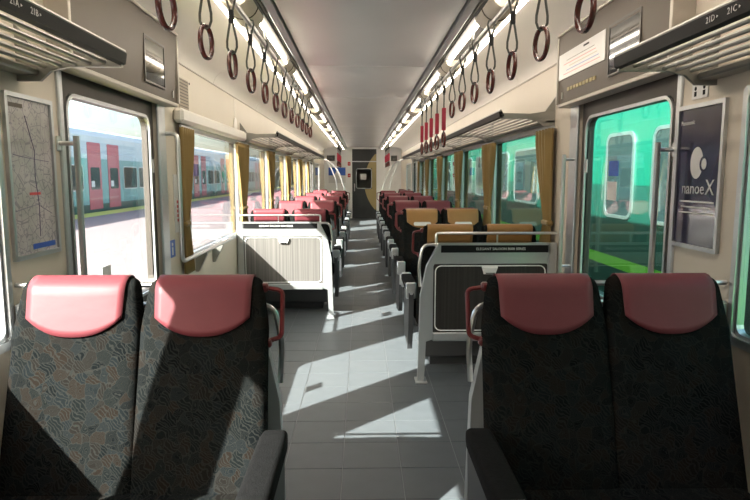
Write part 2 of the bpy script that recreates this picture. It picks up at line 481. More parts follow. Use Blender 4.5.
# ------------------------------------------------------------------ side doors
def side_door(n, side, a, b, stickers=False):
    g = 'glass' if side < 0 else 'glass_tint'
    xin, xo = X(side, HW + .022), X(side, HW + .062)
    bm = bmesh.new()
    lo, hi = a + .085, b - .085
    outer = rr(a - .01, b + .01, 0.012, DH - .002, .003, 5); inner = rr(lo, hi, .74, 1.735, .07, 5)
    ring_prism(bm, outer, inner, 'x', xin, xo)
    d = struct(obj('door_%d' % n, bm, 'dark_frame'))
    bm = bmesh.new()
    ring_prism(bm, rr(lo - .016, hi + .016, .724, 1.751, .085, 5), rr(lo, hi, .74, 1.735, .07, 5), 'x', X(side, HW + .012), X(side, HW + .03))
    obj('window_trim', bm, 'alu', d, smooth=True)
    bx('pane', g, d, X(side, HW + .04), X(side, HW + .046), lo - .01, hi + .01, .73, 1.745)
    # jambs on the wall face: aluminium near, dark door pocket behind
    bm = bmesh.new()
    box(bm, X(side, HW - .012), X(side, HW + .01), b, b + .13, 0, 1.98, b=.006)
    box(bm, X(side, HW - .012), X(side, HW + .01), a - .035, a, 0, 1.98, b=.004)
    obj('jamb', bm, 'alu', d)
    if stickers:
        bx('sticker', 'poster_white', d, X(side, HW + .0395), X(side, HW + .037), lo + .30, lo + .40, .86, .96)
        bx('notice', 'poster_white', d, X(side, HW + .0215), X(side, HW + .018), b - .06, b - .02, 1.42, 1.50)
    return d
d1 = side_door(1, -1, *DOORS[0], True)
d2 = side_door(2, 1, *DOORS[0], False)
bx('notice', 'poster_white', d2, X(1, HW + .0395), X(1, HW + .037), 3.18, 3.30, 1.27, 1.37)
bx('notice', 'blue_print', d2, X(1, HW + .0395), X(1, HW + .037), 3.17, 3.29, 1.40, 1.48)
bx('notice', 'poster_white', d2, X(1, HW + .0215), X(1, HW + .018), 3.56, 3.60, 1.42, 1.50)
side_door(3, -1, *DOORS[1]); side_door(4, 1, *DOORS[1])

# end door: dark grey with a gold arc and a rounded window
bm = bmesh.new()
ring_prism(bm, rr(-.30, .50, .0, 2.28, .003, 5), rr(-.155, .335, 1.0, 1.63, .06, 5), 'y', Y1 + .02, Y1 + .06)
d5 = struct(obj('door_5', bm, 'door_grey'))
bx('pane', 'glass', d5, -.17, .345, Y1 + .035, Y1 + .042, .99, 1.64)
bm = bmesh.new(); ring_prism(bm, rr(-.175, .355, .98, 1.65, .075, 5), rr(-.155, .335, 1.0, 1.63, .06, 5), 'y', Y1 + .006, Y1 + .03)
obj('window_trim', bm, 'alu', d5, smooth=True)
# gold crescent: a large disc cut by the right edge of the door and by the window
cx, cz, rad = 1.46, 1.20, 1.36
def gold_strip(bm, z0, z1, xmax=.497, xmin=-.29):
    n = 14; L_, R_ = [], []
    for k in range(n + 1):
        z = z0 + (z1 - z0) * k / n
        dz = z - cz
        if abs(dz) >= rad: continue
        x = cx - math.sqrt(rad * rad - dz * dz); x = max(x, xmin)
        if x < xmax: L_.append((x, z)); R_.append((xmax, z))
    if len(L_) > 1: prism(bm, L_ + R_[::-1], 'y', Y1 + .014, Y1 + .019)
def gold(bm):
    gold_strip(bm, .02, .98); gold_strip(bm, 1.65, 2.2); gold_strip(bm, .98, 1.65, xmin=.357)
make('gold_arc', 'gold', gold, d5)
bx('door_head_rail', 'alu', d5, -.30, .50, Y1 + .004, Y1 + .016, 1.86, 1.89)
bx('notice', 'poster_white', d5, -.03, .17, Y1 + .028, Y1 + .034, 1.28, 1.47)
bx('door_handle', 'steel', d5, -.24, -.21, Y1 - .03, Y1 + .02, .9, 1.15, b=.006)
bm = bmesh.new()
box(bm, -.335, -.30, Y1 - .012, Y1 + .02, 0, 2.30); box(bm, .50, .535, Y1 - .012, Y1 + .02, 0, 2.30)
struct(obj('trim_3', bm, 'white'))

# beyond the end door: the next coach's vestibule
bm = bmesh.new(); box(bm, -.7, .9, Y1 + 1.6, Y1 + 1.7, 0, 2.3); box(bm, -.7, .9, Y1 + .09, Y1 + 1.7, -.06, 0); box(bm, -.8, -.7, Y1 + .09, Y1 + 1.7, 0, 2.3); box(bm, .9, 1.0, Y1 + .09, Y1 + 1.7, 0, 2.3); box(bm, -.8, 1.0, Y1 + .09, Y1 + 1.7, 2.3, 2.4)
struct(obj('wall_vestibule', bm, 'bronze_light'))

# ------------------------------------------------------------------ seats
BW, BD, BR, BT, BB = 0.185, 0.046, 0.034, 1.066, 0.36          # half width, half depth, top radius, top, bottom of a backrest half
def recl(z): return -0.30 * (BT - z)
def bwid(z):
    w = BW + 0.021 * max(0, min(1, (1.04 - z) / .13))
    if z < .8: w += .006 * (0.8 - z) / .4
    return w
NS = 10.0
ZT = BT - BR
def back_half(bm, xc):
    zs = [BB, .40, .5, .6, .7, .78, .85, .90, .95, 1.0, ZT] + [ZT + BR * math.sin(R(a)) for a in (15, 30, 45, 60, 72, 82, 88)]
    rings = []
    for z in zs:
        w, d = bwid(z), BD
        if z > ZT:
            q = min(1, (z - ZT) / BR); c = math.sqrt(max(0, 1 - q * q)); d = BD * c; w = w - .034 * (1 - c)
        ring = []
        for k in range(36):
            a = 2 * math.pi * k / 36; ca, sa = math.cos(a), math.sin(a)
            ring.append((xc + w * math.copysign(abs(ca) ** (2 / NS), ca), recl(z) + max(d, .002) * math.copysign(abs(sa) ** (2 / 3.2), sa), z))
        rings.append(ring)
    loft(bm, rings)
def front_y(x, z, off):
    w = bwid(min(z, 1.0)); r_ = max(0.0, 1 - (abs(x) / w) ** NS)
    return (BD) * r_ ** (1 / 3.2) + off
def cover(bm, xc, off=.005):
    nu = 14; cols = []
    for i in range(nu + 1):
        u = -1 + 2 * i / nu
        zb = .890 + .058 * abs(u) ** 2.4
        col = []
        path = [('f', zb + (ZT - zb) * k / 7) for k in range(7)] + [('t', 180 * k / 8) for k in range(9)] + [('b', ZT - .09 * k / 3) for k in range(1, 4)]
        for kind, q in path:
            if kind == 't':
                a = R(q); z = ZT + (BR + off) * math.sin(a)
                wx = .155; x = u * wx
                y = -front_y(x, 1.0, off) * math.cos(a)
                
            else:
                z = q; wx = .155 + (-.004 * min(1, (ZT - z) / .1) if kind == 'f' else 0); x = u * wx
                y = front_y(x, z, off) * (-1 if kind == 'f' else 1)
            col.append((xc + x, y + recl(z), z))
        cols.append(col)
    loft(bm, cols, caps=False, closed=False)
MESH = {}
def cached(key, fn, m, smooth=True):
    if key not in MESH:
        bm = bmesh.new(); fn(bm); MESH[key] = mesh(bm, m, smooth, key)
    return MESH[key]
def make_seat(label, loc, rz, aisle, colour='red', tagged=False, group='reversible double seats'):
    """faces -Y at rz 0; aisle: +1/-1, the local side with the armrest"""
    s = thing('double_seat', label, 'seat', loc, rz, group)
    link('backrest', cached('backrest', lambda bm: (back_half(bm, -.204), back_half(bm, .204)), 'seat_fabric'), s)
    for q in (-1, 1):
        def cv(bm, q=q): cover(bm, q * .204)
        c = link('headrest_cover', cached('cover_%s_%d' % (colour, q), cv, colour + '_leather'), s)
        md = c.modifiers.new('thickness', 'SOLIDIFY'); md.thickness = .003; md.offset = 1
        if tagged:
            def tg(bm, q=q):
                outer = rr(q * .204 - .085, q * .204 + .085, .912, .948, .015, 3)
                loft(bm, [[(x, -BD - .017 + recl(z), z) for x, z in outer], [(x, -BD - .011 + recl(z), z) for x, z in outer]])
            link('name_tag', cached('tag%d' % q, tg, 'poster_white', False), c)
    def cush(bm):
        rings = []
        for y, dz in ((-.63, .05), (-.625, .02), (-.60, .004), (-.55, 0), (-.4, .012), (-.24, .02), (-.16, .02)):
            top = .45 - dz; bot = .30 + min(dz, .03)
            pr = rr(-.415, .415, bot, top, min(.045, (top - bot) * .45), 4)
            rings.append([(x, y, z) for x, z in pr])
        loft(bm, rings)
    link('seat_cushion', cached('cushion', cush, 'seat_fabric'), s)
    def base(bm):
        box(bm, -.36, .36, -.54, -.18, .08, .30, b=.01); box(bm, -.30, .30, -.52, -.26, 0, .09, b=.004)
    link('seat_base', cached('base', base, 'seat_shell', False), s)
    a = aisle
    def side(bm):
        prism(bm, [(-.62, .24), (-.58, .16), (-.26, .12), (-.18, .30), (-.14, .56), (-.59, .56), (-.64, .52)], 'x', a * .432, a * .468)
    link('side_panel', cached('side%d' % a, side, 'seat_shell', False), s)
    def edge(bm):
        tube(bm, smooth_path([(a * .45, -.635, .42), (a * .45, -.645, .52), (a * .45, -.61, .565), (a * .45, -.14, .565)], .04), .014, 8)
        box(bm, a * .412, a * .488, -.668, -.640, .515, .634, b=.008)
    link('side_frame', cached('edge%d' % a, edge, 'silver_paint', True), s)
    if abs(rz) > 1:                                          # seats turned round show the cap on the other end
        def cap(bm): box(bm, a * .412, a * .488, -.20, -.175, .515, .634, b=.008)
        link('end_cap', cached('cap%d' % a, cap, 'silver_paint', True), s)
    def pad(bm):
        rings = []
        for y, k in ((-.645, .5), (-.64, .8), (-.62, 1), (-.26, 1), (-.22, .9), (-.205, .6)):
            rings.append([(a * .449 + x * k, y, .60 + z * k) for x, z in rr(-.043, .043, -.03, .03, .018, 4)])
        loft(bm, rings)
    link('armrest', cached('pad%d' % a, pad, 'arm_fabric'), s)
    def hd(bm):
        tube(bm, smooth_path([(a * .385, .0, 1.03), (a * .452, .0, 1.02), (a * .452, -.045, .872), (a * .40, -.05, .858)], .018), .008, 8)
        box(bm, a * .375, a * .405, -.016, .016, 1.015, 1.045, b=.006); box(bm, a * .39, a * .42, -.066, -.034, .84, .87, b=.006)
    link('grab_handle', cached('handle%d' % a, hd, 'handle_red'), s)
    return s

SXL, SXR = -.716, .808                           # seat centres either side of the aisle
NY = 1.985
make_seat('double seat lit by a band of sun, red covers, by the map poster', (SXL, NY, 0), 0, 1)
make_seat('black shaded double seat with red covers in front of the navy poster', (SXR, NY, 0), 0, -1)
# window-side armrests fixed to the wall by the two near seats
for side, lab in ((-1, 'grey armrest bar on the wall under the map poster'), (1, 'grey armrest bar on the wall beside the black shaded seat')):
    bm = bmesh.new()
    box(bm, X(side, HW - .055), X(side, HW), 1.30, 1.70, .535, .575, b=.012)
    tag(obj('elbow_ledge', bm, 'rack_light', smooth=True), lab, 'armrest', 'wall armrests')
# seat banks in the middle section: back-to-back pairs
rowsA = [6.02, 7.94, 9.86, 11.78, 13.62]                     # facing the camera
rowsB = [4.09, 6.05, 8.11, 10.03, 11.95]                     # facing away
for i, y in enumerate(rowsB):
    if i > 0:
        lab = 'red-topped double seat facing away behind the platform-side partition' if i == 1 else 'red-topped double seat facing away, %s one on the platform side' % ORD[i - 1]
        make_seat(lab, (SXL, y, 0), math.pi, -1)
    lab = 'tan-topped double seat facing away behind the dark partition' if i == 0 else 'red-topped double seat facing away, %s one beside the green train' % ORD[i]
    make_seat(lab, (SXR, 6.19 if i == 1 else y, 0), math.pi, 1, 'tan' if i == 0 else 'red')
for i, y in enumerate(rowsA):
    if i > 0:
        make_seat('red-topped double seat facing the camera, %s row past the platform-side partition' % ORD[i - 1], (SXL, y, 0), 0, 1)
    lab = 'tan-topped double seat with white tags on its covers' if i == 0 else 'red-topped double seat facing the camera, %s row behind the tan ones' % ORD[i - 1]
    make_seat(lab, (SXR, y, 0), 0, -1, 'tan' if i == 0 else 'red', i == 0)

# ------------------------------------------------------------------ partitions at the ends of the seat banks
def partition(side, y, face, label, panel_mat, words=True, ribs=None):
    """face -1: its panel looks back at the camera"""
    p = thing('seat_partition', label, 'partition', (X(side, 0), y, 0), 0, 'silver seat partitions')
    U = lambda u: side * u
    def frame(bm):
        box(bm, U(.43), U(1.20), -.022, .022, .815, .885, b=.004)                     # band under the name strip
        prism(bm, [(U(.43), .88), (U(1.215), .88), (U(1.215), .955), (U(.49), .955)], 'y', -.022, .022)
        box(bm, U(.43), U(1.262), -.022, .022, .285, .345, b=.006)
        box(bm, U(1.20), U(1.262), -.022, .022, .285, .955, b=.006)
        prism(bm, [(U(.33), 0), (U(.375), 0), (U(.385), .285), (U(.43), .30), (U(.43), .80), (U(.50), .955), (U(.465), .955), (U(.385), .80), (U(.345), .60)], 'y', -.026, .026)
        box(bm, U(.315), U(.395), -.06, .06, 0, .012, b=.003)
    make('frame', 'silver_paint', frame, p)
    for f in (-1, 1):
        y0, y1 = (.006, .012) if f > 0 else (-.012, -.006)
        bm = bmesh.new()
        prism(bm, rr(min(U(.43), U(1.20)), max(U(.43), U(1.20)), .345, .815, .012, 4), 'y', y0, y1)
        obj('panel', bm, panel_mat, p)
    bm = bmesh.new()
    a, b = sorted((U(.445), U(1.185)))
    path = [(x, face * .016, z) for x, z in rr(a, b, .36, .802, .04, 5)]
    tube(bm, path, .0038, 6, closed=True)
    obj('panel_trim', bm, 'white', p, smooth=True)
    # latch of the folding table
    bm = bmesh.new()
    mx = U(.81)
    loft(bm, [[(mx - .055, face * .014, .80), (mx + .055, face * .014, .80), (mx + .04, face * .014, .745), (mx - .04, face * .014, .745)],
              [(mx - .05, face * .035, .79), (mx + .05, face * .035, .79), (mx + .035, face * .035, .75), (mx - .035, face * .035, .75)]])
    lt = obj('latch', bm, 'poster_white', p)
    bx('latch_finger_grip', 'rubber', lt, mx - .03, mx + .03, face * .0352, face * .037, .752, .758)
    a, b = sorted((U(.48), U(1.20)))
    st = bx('name_strip', 'black', p, a, b, face * .0225, face * .027, .893, .942)
    if words:
        text('lettering', 'ELEGANT SALOON 8000 SERIES', .0238, 'poster_white', p, (U(.88), face * .0278, .917), (R(90), 0, 0 if face < 0 else R(180)))
    bm = bmesh.new()
    tube(bm, smooth_path([(U(.45), 0, .93), (U(.45), 0, 1.02), (U(1.262), 0, 1.02)], .02), .0095, 8)
    tube(bm, [(U(.86), 0, .95), (U(.86), 0, 1.02)], .006, 6)
    obj('top_rail', bm, 'steel', p, smooth=True)
    bm = bmesh.new()
    tube(bm, smooth_path([(U(.49), 0, .945), (U(.36), 0, .945), (U(.335), 0, .80), (U(.345), 0, .66)], .05), .0105, 8)
    obj('grab_loop', bm, 'steel', p, smooth=True)
    return p
partition(1, 3.98, -1, 'silver partition with dark wood panel in front of the tan seats', 'panel_dark')
partition(-1, 5.87, -1, 'sunlit silver partition with ribbed panel on the platform side', 'panel_ribbed')
partition(1, 2.10, 1, 'silver partition behind the black shaded double seat', 'panel_dark')
partition(-1, 2.10, 1, 'silver partition behind the sunlit near double seat', 'panel_ribbed')
far_p = {-1: partition(-1, 13.86, 1, 'distant silver partition with tall curved pole by platform-side windows', 'panel_dark', False),
         1: partition(1, 13.86, 1, 'distant silver partition with tall curved pole by green-train windows', 'panel_dark', False)}
for side in (-1, 1):
    bm = bmesh.new()
    tube(bm, smooth_path([(side * .40, 0, .95), (side * .52, 0, 1.4), (side * .72, 0, 1.72), (side * 1.0, 0, 1.80), (side * 1.265, 0, 1.82)], .15), .016, 8)
    tube(bm, smooth_path([(side * .60, 0, 1.0), (side * .62, 0, 1.3), (side * .75, 0, 1.6), (side * .84, 0, 1.76)], .12), .012, 8)
    obj('curved_pole', bm, 'steel', far_p[side], smooth=True)

# ------------------------------------------------------------------ luggage racks
LIPU, LZ = .90, 1.815
def rack(side, y0, y1, label, words=None):
    r = thing('luggage_rack', label, 'luggage rack', (0, 0, 0), 0, 'luggage racks')
    bm = bmesh.new()
    prism(bm, [(X(side, u), z) for u, z in ((LIPU - .016, LZ + .018), (LIPU + .006, LZ + .022), (LIPU + .02, LZ - .008), (LIPU + .006, LZ - .024), (LIPU - .010, LZ - .018))], 'y', y0, y1)
    lip = obj('lip', bm, 'rack_dark', r)
    bm = bmesh.new(); tube(bm, [(X(side, LIPU - .004), y0, LZ + .024), (X(side, LIPU - .004), y1, LZ + .024)], .009, 8)
    obj('lip_edge', bm, 'rack_light', lip, smooth=True)
    for k in range(5):
        u = LIPU + .06 + k * .053; z = LZ - .012 - k * .004
        bm = bmesh.new(); tube(bm, [(X(side, u), y0 + .01, z), (X(side, u), y1 - .01, z)], .0085, 8)
        obj('bar', bm, 'rack_light', r, smooth=True)
    bm = bmesh.new()
    box(bm, X(side, HW - .075), X(side, HW), y0, y1, LZ - .06, LZ - .035, b=.006)
    obj('wall_shelf', bm, 'rack_light', r)
    n = max(1, round((y1 - y0) / 1.95))
    for k in range(n + 1):
        y = y0 + (y1 - y0) * k / n; y = min(max(y, y0 + .008), y1 - .008)
        bm = bmesh.new()
        prism(bm, [(X(side, u), z) for u, z in ((LIPU, LZ + .01), (1.10, LZ + .005), (1.2, LZ + .02), (HW, LZ + .12), (HW, LZ - .08), (1.19, LZ - .08), (1.15, LZ - .045), (1.08, LZ - .03), (LIPU, LZ - .03))], 'y', y - .008, y + .008)
        obj('bracket', bm, 'rack_light', r)
    if words:
        for wd, y in words:
            text('seat_number', wd, .024, 'poster_white', lip, (X(side, LIPU - .0155), y, LZ + .001), FACE[side])
rack(-1, -.4, 2.23, 'luggage rack with dark lip above the map poster', (('21A \u25B8', 1.535), ('21B \u25B8', 1.625)))
rack(1, -.4, 2.27, 'luggage rack with dark lip above the navy poster', (('21D \u25B8', 1.64), ('21C \u25B8', 1.545)))
rack(-1, 6.17, 13.8, 'long luggage rack over the platform-side seat rows')
rack(1, 4.13, 13.8, 'long luggage rack over the seat rows beside the green train')

# ------------------------------------------------------------------ ceiling lamps
def lamp_proto(side):
    l = thing('ceiling_lamp', 'x', 'lamp', (X(side, .665), 0, 2.285), 0, 'strip lamps in two ceiling lines')
    bm = bmesh.new(); box(bm, -.09, .09, .0, 1.64, -.012, 0, b=.003)
    obj('backplate', bm, 'lamp_tray', l)
    for q in (-1, 1):
        tx = side * (.090 if q > 0 else -.050)
        bm = bmesh.new(); tube(bm, [(tx, .01, -.034), (tx, 1.63, -.034)], .0095, 8)
        obj('tube', bm, 'tube_light', l, smooth=True)
    bm = bmesh.new()
    rings = []
    for y, k in ((0, .9), (.012, 1), (.42, 1), (.435, .9)):
        rings.append([(math.cos(R(180 * i / 12)) * .078 * k, y, -math.sin(R(180 * i / 12)) * .072 * k) for i in range(13)])
    loft(bm, rings)
    h = obj('holder', bm, 'lamp_holder', l, smooth=True)
    bm = bmesh.new(); tube(bm, [(math.cos(R(180 * i / 10)) * .080, .22, -math.sin(R(180 * i / 10)) * .074) for i in range(11)], .003, 5)
    obj('joint', bm, 'bronze', h)
    return l
lampy = [3.05 + 1.65 * k for k in range(-2, 10)]
for side, sn in ((-1, PL), (1, GT)):
    pr = None
    for i, y in enumerate(lampy):
        lab = '%s strip lamp from the near end of the %s side ceiling line' % (ORD[i], sn)
        if pr is None: pr = lamp_proto(side); pr.location.y = y; pr['label'] = lab
        elif y + 1.66 < Y1: dup(pr, (X(side, .665), y, 2.285), lab)

# ------------------------------------------------------------------ strap rails and hanging straps
RU, RZ = .605, 2.155
def rail(side, y0, y1, label):
    r = thing('strap_rail', label, 'rail', (0, 0, 0), 0, 'strap rails')
    bm = bmesh.new(); tube(bm, [(X(side, RU), y0, RZ), (X(side, RU), y1, RZ)], .013, 8); obj('pipe', bm, 'steel', r, smooth=True)
    n = max(1, round((y1 - y0) / 1.55))
    for k in range(n + 1):
        y = y0 + .03 + (y1 - y0 - .06) * k / n
        bm = bmesh.new()
        tube(bm, smooth_path([(X(side, RU), y, RZ), (X(side, RU), y, RZ + .06), (X(side, RU + .02), y, 2.29)], .02), .009, 6)
        box(bm, X(side, RU) - .02, X(side, RU) + .02, y - .016, y + .016, RZ - .016, RZ + .016, b=.005)
        obj('bracket', bm, 'rack_light', r)
rail(-1, .55, 6.72, 'steel strap rail over the platform-side seats')
rail(1, .55, 6.72, 'steel strap rail over the seats beside the green train')
rail(-1, 14.0, 16.9, 'distant strap rail by the far platform-side door')
rail(1, 14.0, 16.9, 'distant strap rail by the far door beside the green train')

def strap_proto(long=False):
    s = thing('hanging_strap', 'x', 'strap', (0, 0, RZ), 0, 'ring straps on the strap rails')
    drop = -.22 if not long else -.41
    bm = bmesh.new()
    top = [(-.0195, 0, -.005), (-.0145, 0, .0145), (0, 0, .0195), (.0145, 0, .0145), (.0195, 0, -.005)]
    if not long:
        pts = [(.0035, 0, -.09)] + [(.007, 0, -.05)] + list(reversed(top)) + [(-.007, 0, -.05), (-.0035, 0, -.09)]
        tube(bm, pts, .005, 6)
        loop = [(.0035, 0, -.085), (.012, 0, -.13), (.021, 0, -.18), (.021, 0, -.205), (.013, 0, drop - .005), (0, 0, drop - .010), (-.013, 0, drop - .005), (-.021, 0, -.205), (-.021, 0, -.18), (-.012, 0, -.13), (-.0035, 0, -.085)]
        tube(bm, loop, .005, 6)
    else:
        tube(bm, [(.0035, 0, -.12), (.007, 0, -.05)] + list(reversed(top)) + [(-.007, 0, -.05), (-.0035, 0, -.12)], .005, 6)
        tube(bm, [(0, 0, -.1), (0, 0, drop - .01)], .006, 6)
    obj('belt', bm, 'strap', s, smooth=True)
    if long:
        bm = bmesh.new(); box(bm, -.016, .016, -.010, .010, -.395, -.22, b=.004); obj('sleeve', bm, 'sleeve_red', s)
    bm = bmesh.new(); box(bm, -.0105, .0105, -.009, .009, -.105, -.05, b=.003); obj('clasp', bm, 'rubber', s)
    bm = bmesh.new()
    cz_ = drop - .058
    n, m_ = 28, 8
    rings = []
    for k in range(n):
        a = 2 * math.pi * k / n
        rad_ = .0565; rings.append([(0.0095 * math.sin(2 * math.pi * j / m_), (rad_ + .0065 * math.cos(2 * math.pi * j / m_)) * math.cos(a), cz_ + (rad_ + .0065 * math.cos(2 * math.pi * j / m_)) * math.sin(a)) for j in range(m_)])
    rings.append(rings[0])
    vv = [[bm.verts.new(p) for p in rg] for rg in rings[:-1]]; vv.append(vv[0])
    for a, b in zip(vv, vv[1:]):
        for j in range(m_):
            bm.faces.new((a[j], a[(j + 1) % m_], b[(j + 1) % m_], b[j]))
    obj('ring', bm, 'ring_red', s, smooth=True)
    return s
protos = {}
def strap(side, y, label, long=False, group='ring straps on the strap rails'):
    loc = (X(side, RU), y, RZ); rz = R(side * 4 + random.uniform(-4, 4))
    if long not in protos:
        protos[long] = strap_proto(long); s = protos[long]
        s.location = loc; s['label'] = label; s['group'] = group; s.rotation_euler.z = rz
    else: dup(protos[long], loc, label, rz, group)
for k in range(12):
    strap(-1, 1.80 + .4425 * k, '%s red ring strap from the near end of the platform-side rail' % ORD[k])
for k in range(12):
    lg = k >= 7
    if lg: strap(1, 1.81 + .432 * k, '%s of five straps with a long bright red sleeve' % ORD[k - 7], True, 'red-sleeved straps over the tan seats')
    else: strap(1, 1.81 + .432 * k, '%s red ring strap from the near end of the green-train-side rail' % ORD[k])
for side, sn in ((-1, PL), (1, GT)):
    for k in range(6):
        strap(side, 14.25 + .45 * k, '%s far strap with bright red sleeve by the distant %s side door' % (ORD[k], sn), True, 'straps by the far doors')

# ------------------------------------------------------------------ door headers
def header(side, label):
    h = thing('door_header', label, 'panel', (0, 0, 0))
    y0, y1 = 2.44, 3.83
    fu, fz0, ft = 1.19, 1.845, 2.258
    bm = bmesh.new()
    prism(bm, [(X(side, u), z) for u, z in ((fu, fz0), (fu - .012, ft), (HW - .001, ft - .06), (HW - .001, fz0))], 'y', y0, y1)
    obj('body', bm, 'bronze', h)
    bm = bmesh.new(); box(bm, X(side, fu - .004), X(side, HW - .001), y0 - .002, y1 + .002, fz0 - .022, fz0, b=.004); obj('lower_trim', bm, 'bronze_light', h)
    for y in (y0, y1):
        bm = bmesh.new(); box(bm, X(side, fu - .016), X(side, HW - .001), y - .010, y + .010, fz0, ft - .01, b=.003); obj('end_trim', bm, 'bronze_light', h)
    bm = bmesh.new(); box(bm, X(side, fu - .022), X(side, fu + .02), y0, y1, ft - .012, ft + .004, b=.003); obj('upper_trim', bm, 'bronze_light', h)
    if side < 0:
        d = bx('display', 'screen', h, X(side, fu + .01), X(side, fu - .008), 3.27, 3.58, 1.905, 2.13)
        bx('lock', 'rack_light', h, X(side, fu - .008), X(side, fu), 3.73, 3.745, 1.87, 1.91)
    else:
        d = bx('display', 'screen', h, X(side, fu + .01), X(side, fu - .008), 2.72, 3.05, 1.90, 2.13)
        n = bx('route_map', 'poster_white', h, X(side, fu), X(side, fu - .010), 3.10, 3.81, 1.985, 2.135)
        for k in range(5):
            bx('printed_line', ('red_print', 'blue_print', 'gold', 'red_print', 'bronze')[k], n, X(side, fu - .0102), X(side, fu - .0112), 3.16 + .02 * k, 3.72 - .05 * (k % 3), 2.008 + k * .019, 2.0105 + k * .019)
        bx('printed_line', 'black', n, X(side, fu - .0102), X(side, fu - .0112), 3.32, 3.40, 2.110, 2.120)
        for k in range(9): bx('printed_mark', 'gold', h, X(side, fu - .004), X(side, fu - .0075), 3.22 + k * .05, 3.255 + k * .05, 1.905, 1.925)   # faint gold print, too worn to read
        bx('lock', 'rack_light', h, X(side, fu - .008), X(side, fu), 3.74, 3.755, 1.87, 1.91)
    bm = bmesh.new(); ring_prism(bm, rr(*( (3.26, 3.59) if side < 0 else (2.71, 3.06)), *((1.895, 2.14) if side < 0 else (1.89, 2.14)), .004, 2), rr(*((3.27, 3.58) if side < 0 else (2.72, 3.05)), *((1.905, 2.13) if side < 0 else (1.90, 2.13)), .003, 2), 'x', X(side, fu - .011), X(side, fu + .005))
    obj('display_frame', bm, 'dark_frame', d)
header(-1, 'brown metal header over the platform-side door with one small display')
header(1, 'brown metal header with route map and display over the other door')

# ------------------------------------------------------------------ posters and notices on the walls
def poster(side, label, y0, y1, z0, z1, sheet):
    p = thing('poster', label, 'poster', (X(side, HW), (y0 + y1) / 2, (z0 + z1) / 2))
    bm = bmesh.new(); w, h = (y1 - y0) / 2, (z1 - z0) / 2
    ring_prism(bm, rr(-w, w, -h, h, .006, 2), rr(-w + .016, w - .016, -h + .016, h - .016, .003, 2), 'x', 0, -side * .014)
    obj('frame', bm, 'alu', p)
    sh = bx('sheet', sheet, p, -side * .001, -side * .005, -w + .01, w - .01, -h + .01, h - .01)
    return p, sh, w, h
p, sh, w, h = poster(-1, 'faded street map poster in a slim metal frame', 2.105, 2.425, 1.10, 1.69, 'map_print')
xx = .0055
bx('printed_title', 'bronze', sh, xx, xx + .0005, -w + .03, -w + .12, h - .05, h - .035)
bx('printed_key', 'blue_print', sh, xx, xx + .0005, -.03, w - .03, -h + .03, -h + .05)
def mapline(bm):
    pts = [(xx, -.03, .22), (xx, .02, .1), (xx, .015, 0), (xx, .03, -.1), (xx, .025, -.22)]
    tube(bm, pts, .0014, 4); tube(bm, [(xx, -.12, .08), (xx, -.02, .07), (xx, .12, .06)], .001, 4); tube(bm, [(xx, -.13, -.12), (xx, .02, -.1), (xx, .12, -.14)], .001, 4)
make('printed_line', 'purple_print', mapline, sh)
bx('printed_mark', 'red_print', sh, xx, xx + .0006, -.03, .045, -.065, -.055)
p, sh, w, h = poster(1, 'navy advertising poster with a white emblem and big white lettering', 2.17, 2.50, 1.112, 1.68, 'navy')
xx = -.0055
def emblem(bm):
    prism(bm, disc((.012, .055), .044, 28, .062), 'x', xx, xx - .0006)
obj_e = make('emblem', 'poster_white', emblem, sh)
make('emblem_notch', 'navy', lambda bm: prism(bm, disc((-.036, .05), .026, 20, .03), 'x', xx - .0008, xx - .0012), sh)
make('emblem_dot', 'poster_white', lambda bm: prism(bm, disc((-.042, .05), .017, 20, .021), 'x', xx - .0014, xx - .0020), sh)
text('lettering', 'Panasonic', .026, 'poster_white', sh, (xx - .001, .09, .215), FACE[1])
text('lettering', 'nanoe', .066, 'poster_white', sh, (xx - .001, .028, -.046), FACE[1])
text('lettering', 'X', .084, 'poster_white', sh, (xx - .001, -.088, -.042), FACE[1])
for k, wd in enumerate((.24, .22, .25)):
    bx('printed_line', 'poster_white', sh, xx, xx - .0006, -wd / 2, wd / 2, -.10 - k * .022, -.094 - k * .022)

o = thing('notice_sticker', 'small white sticker with purple top under the luggage rack', 'sticker', (XR, 2.36, 1.745))
bx('sheet', 'poster_white', o, -.004, 0, -.055, .055, -.045, .045)
bx('printed_band', 'purple_print', o, -.0048, -.004, -.055, .055, .018, .045)
for q in (-1, 1):
    bm = bmesh.new(); prism(bm, disc((q * .03, -.005), .008, 10), 'x', -.004, -.0048); box(bm, -.0048, -.004, q * .03 - .008, q * .03 + .008, -.035, -.016)
    obj('printed_figure', bm, 'black', o)

# platform-side wall between door and window
o = thing('wall_notice', 'tall white notice strip with red print beside the ochre curtain', 'notice', (XL, 4.0, 1.22))
bx('sheet', 'poster_white', o, 0, .005, -.06, .06, -.19, .19)
for k in range(5): bx('printed_mark', 'red_print', o, .005, .0056, -.012, .022, -.12 + k * .03, -.10 + k * .03)
o = thing('wall_plate', 'small dark blue plate low beside the window handrail', 'plate', (XL, 3.86, .935))
bx('sheet', 'blue_print', o, 0, .006, -.055, .055, -.055, .055)
bm = bmesh.new(); prism(bm, disc((0, .028), .012, 10), 'x', .006, .0066); box(bm, .006, .0066, -.01, .01, -.04, .01); obj('printed_figure', bm, 'poster_white', o)

o = thing('speaker_grille', 'square perforated speaker panel high beside the door header', 'speaker', (XL, 4.25, 1.945))
bx('plate', 'cream', o, 0, .006, -.17, .15, -.13, .13, b=.003)
g_ = bx('mesh_panel', 'speaker_mesh', o, .006, .009, -.14, .09, -.11, .11)
for k in range(10): bx('slot', 'bronze', g_, .009, .0105, -.13, .08, -.098 + k * .0215, -.092 + k * .0215)
for z in (-.10, .10):
    bm = bmesh.new(); prism(bm, disc((.125, z), .008, 8), 'x', .006, .010); obj('screw', bm, 'dark_frame', o)

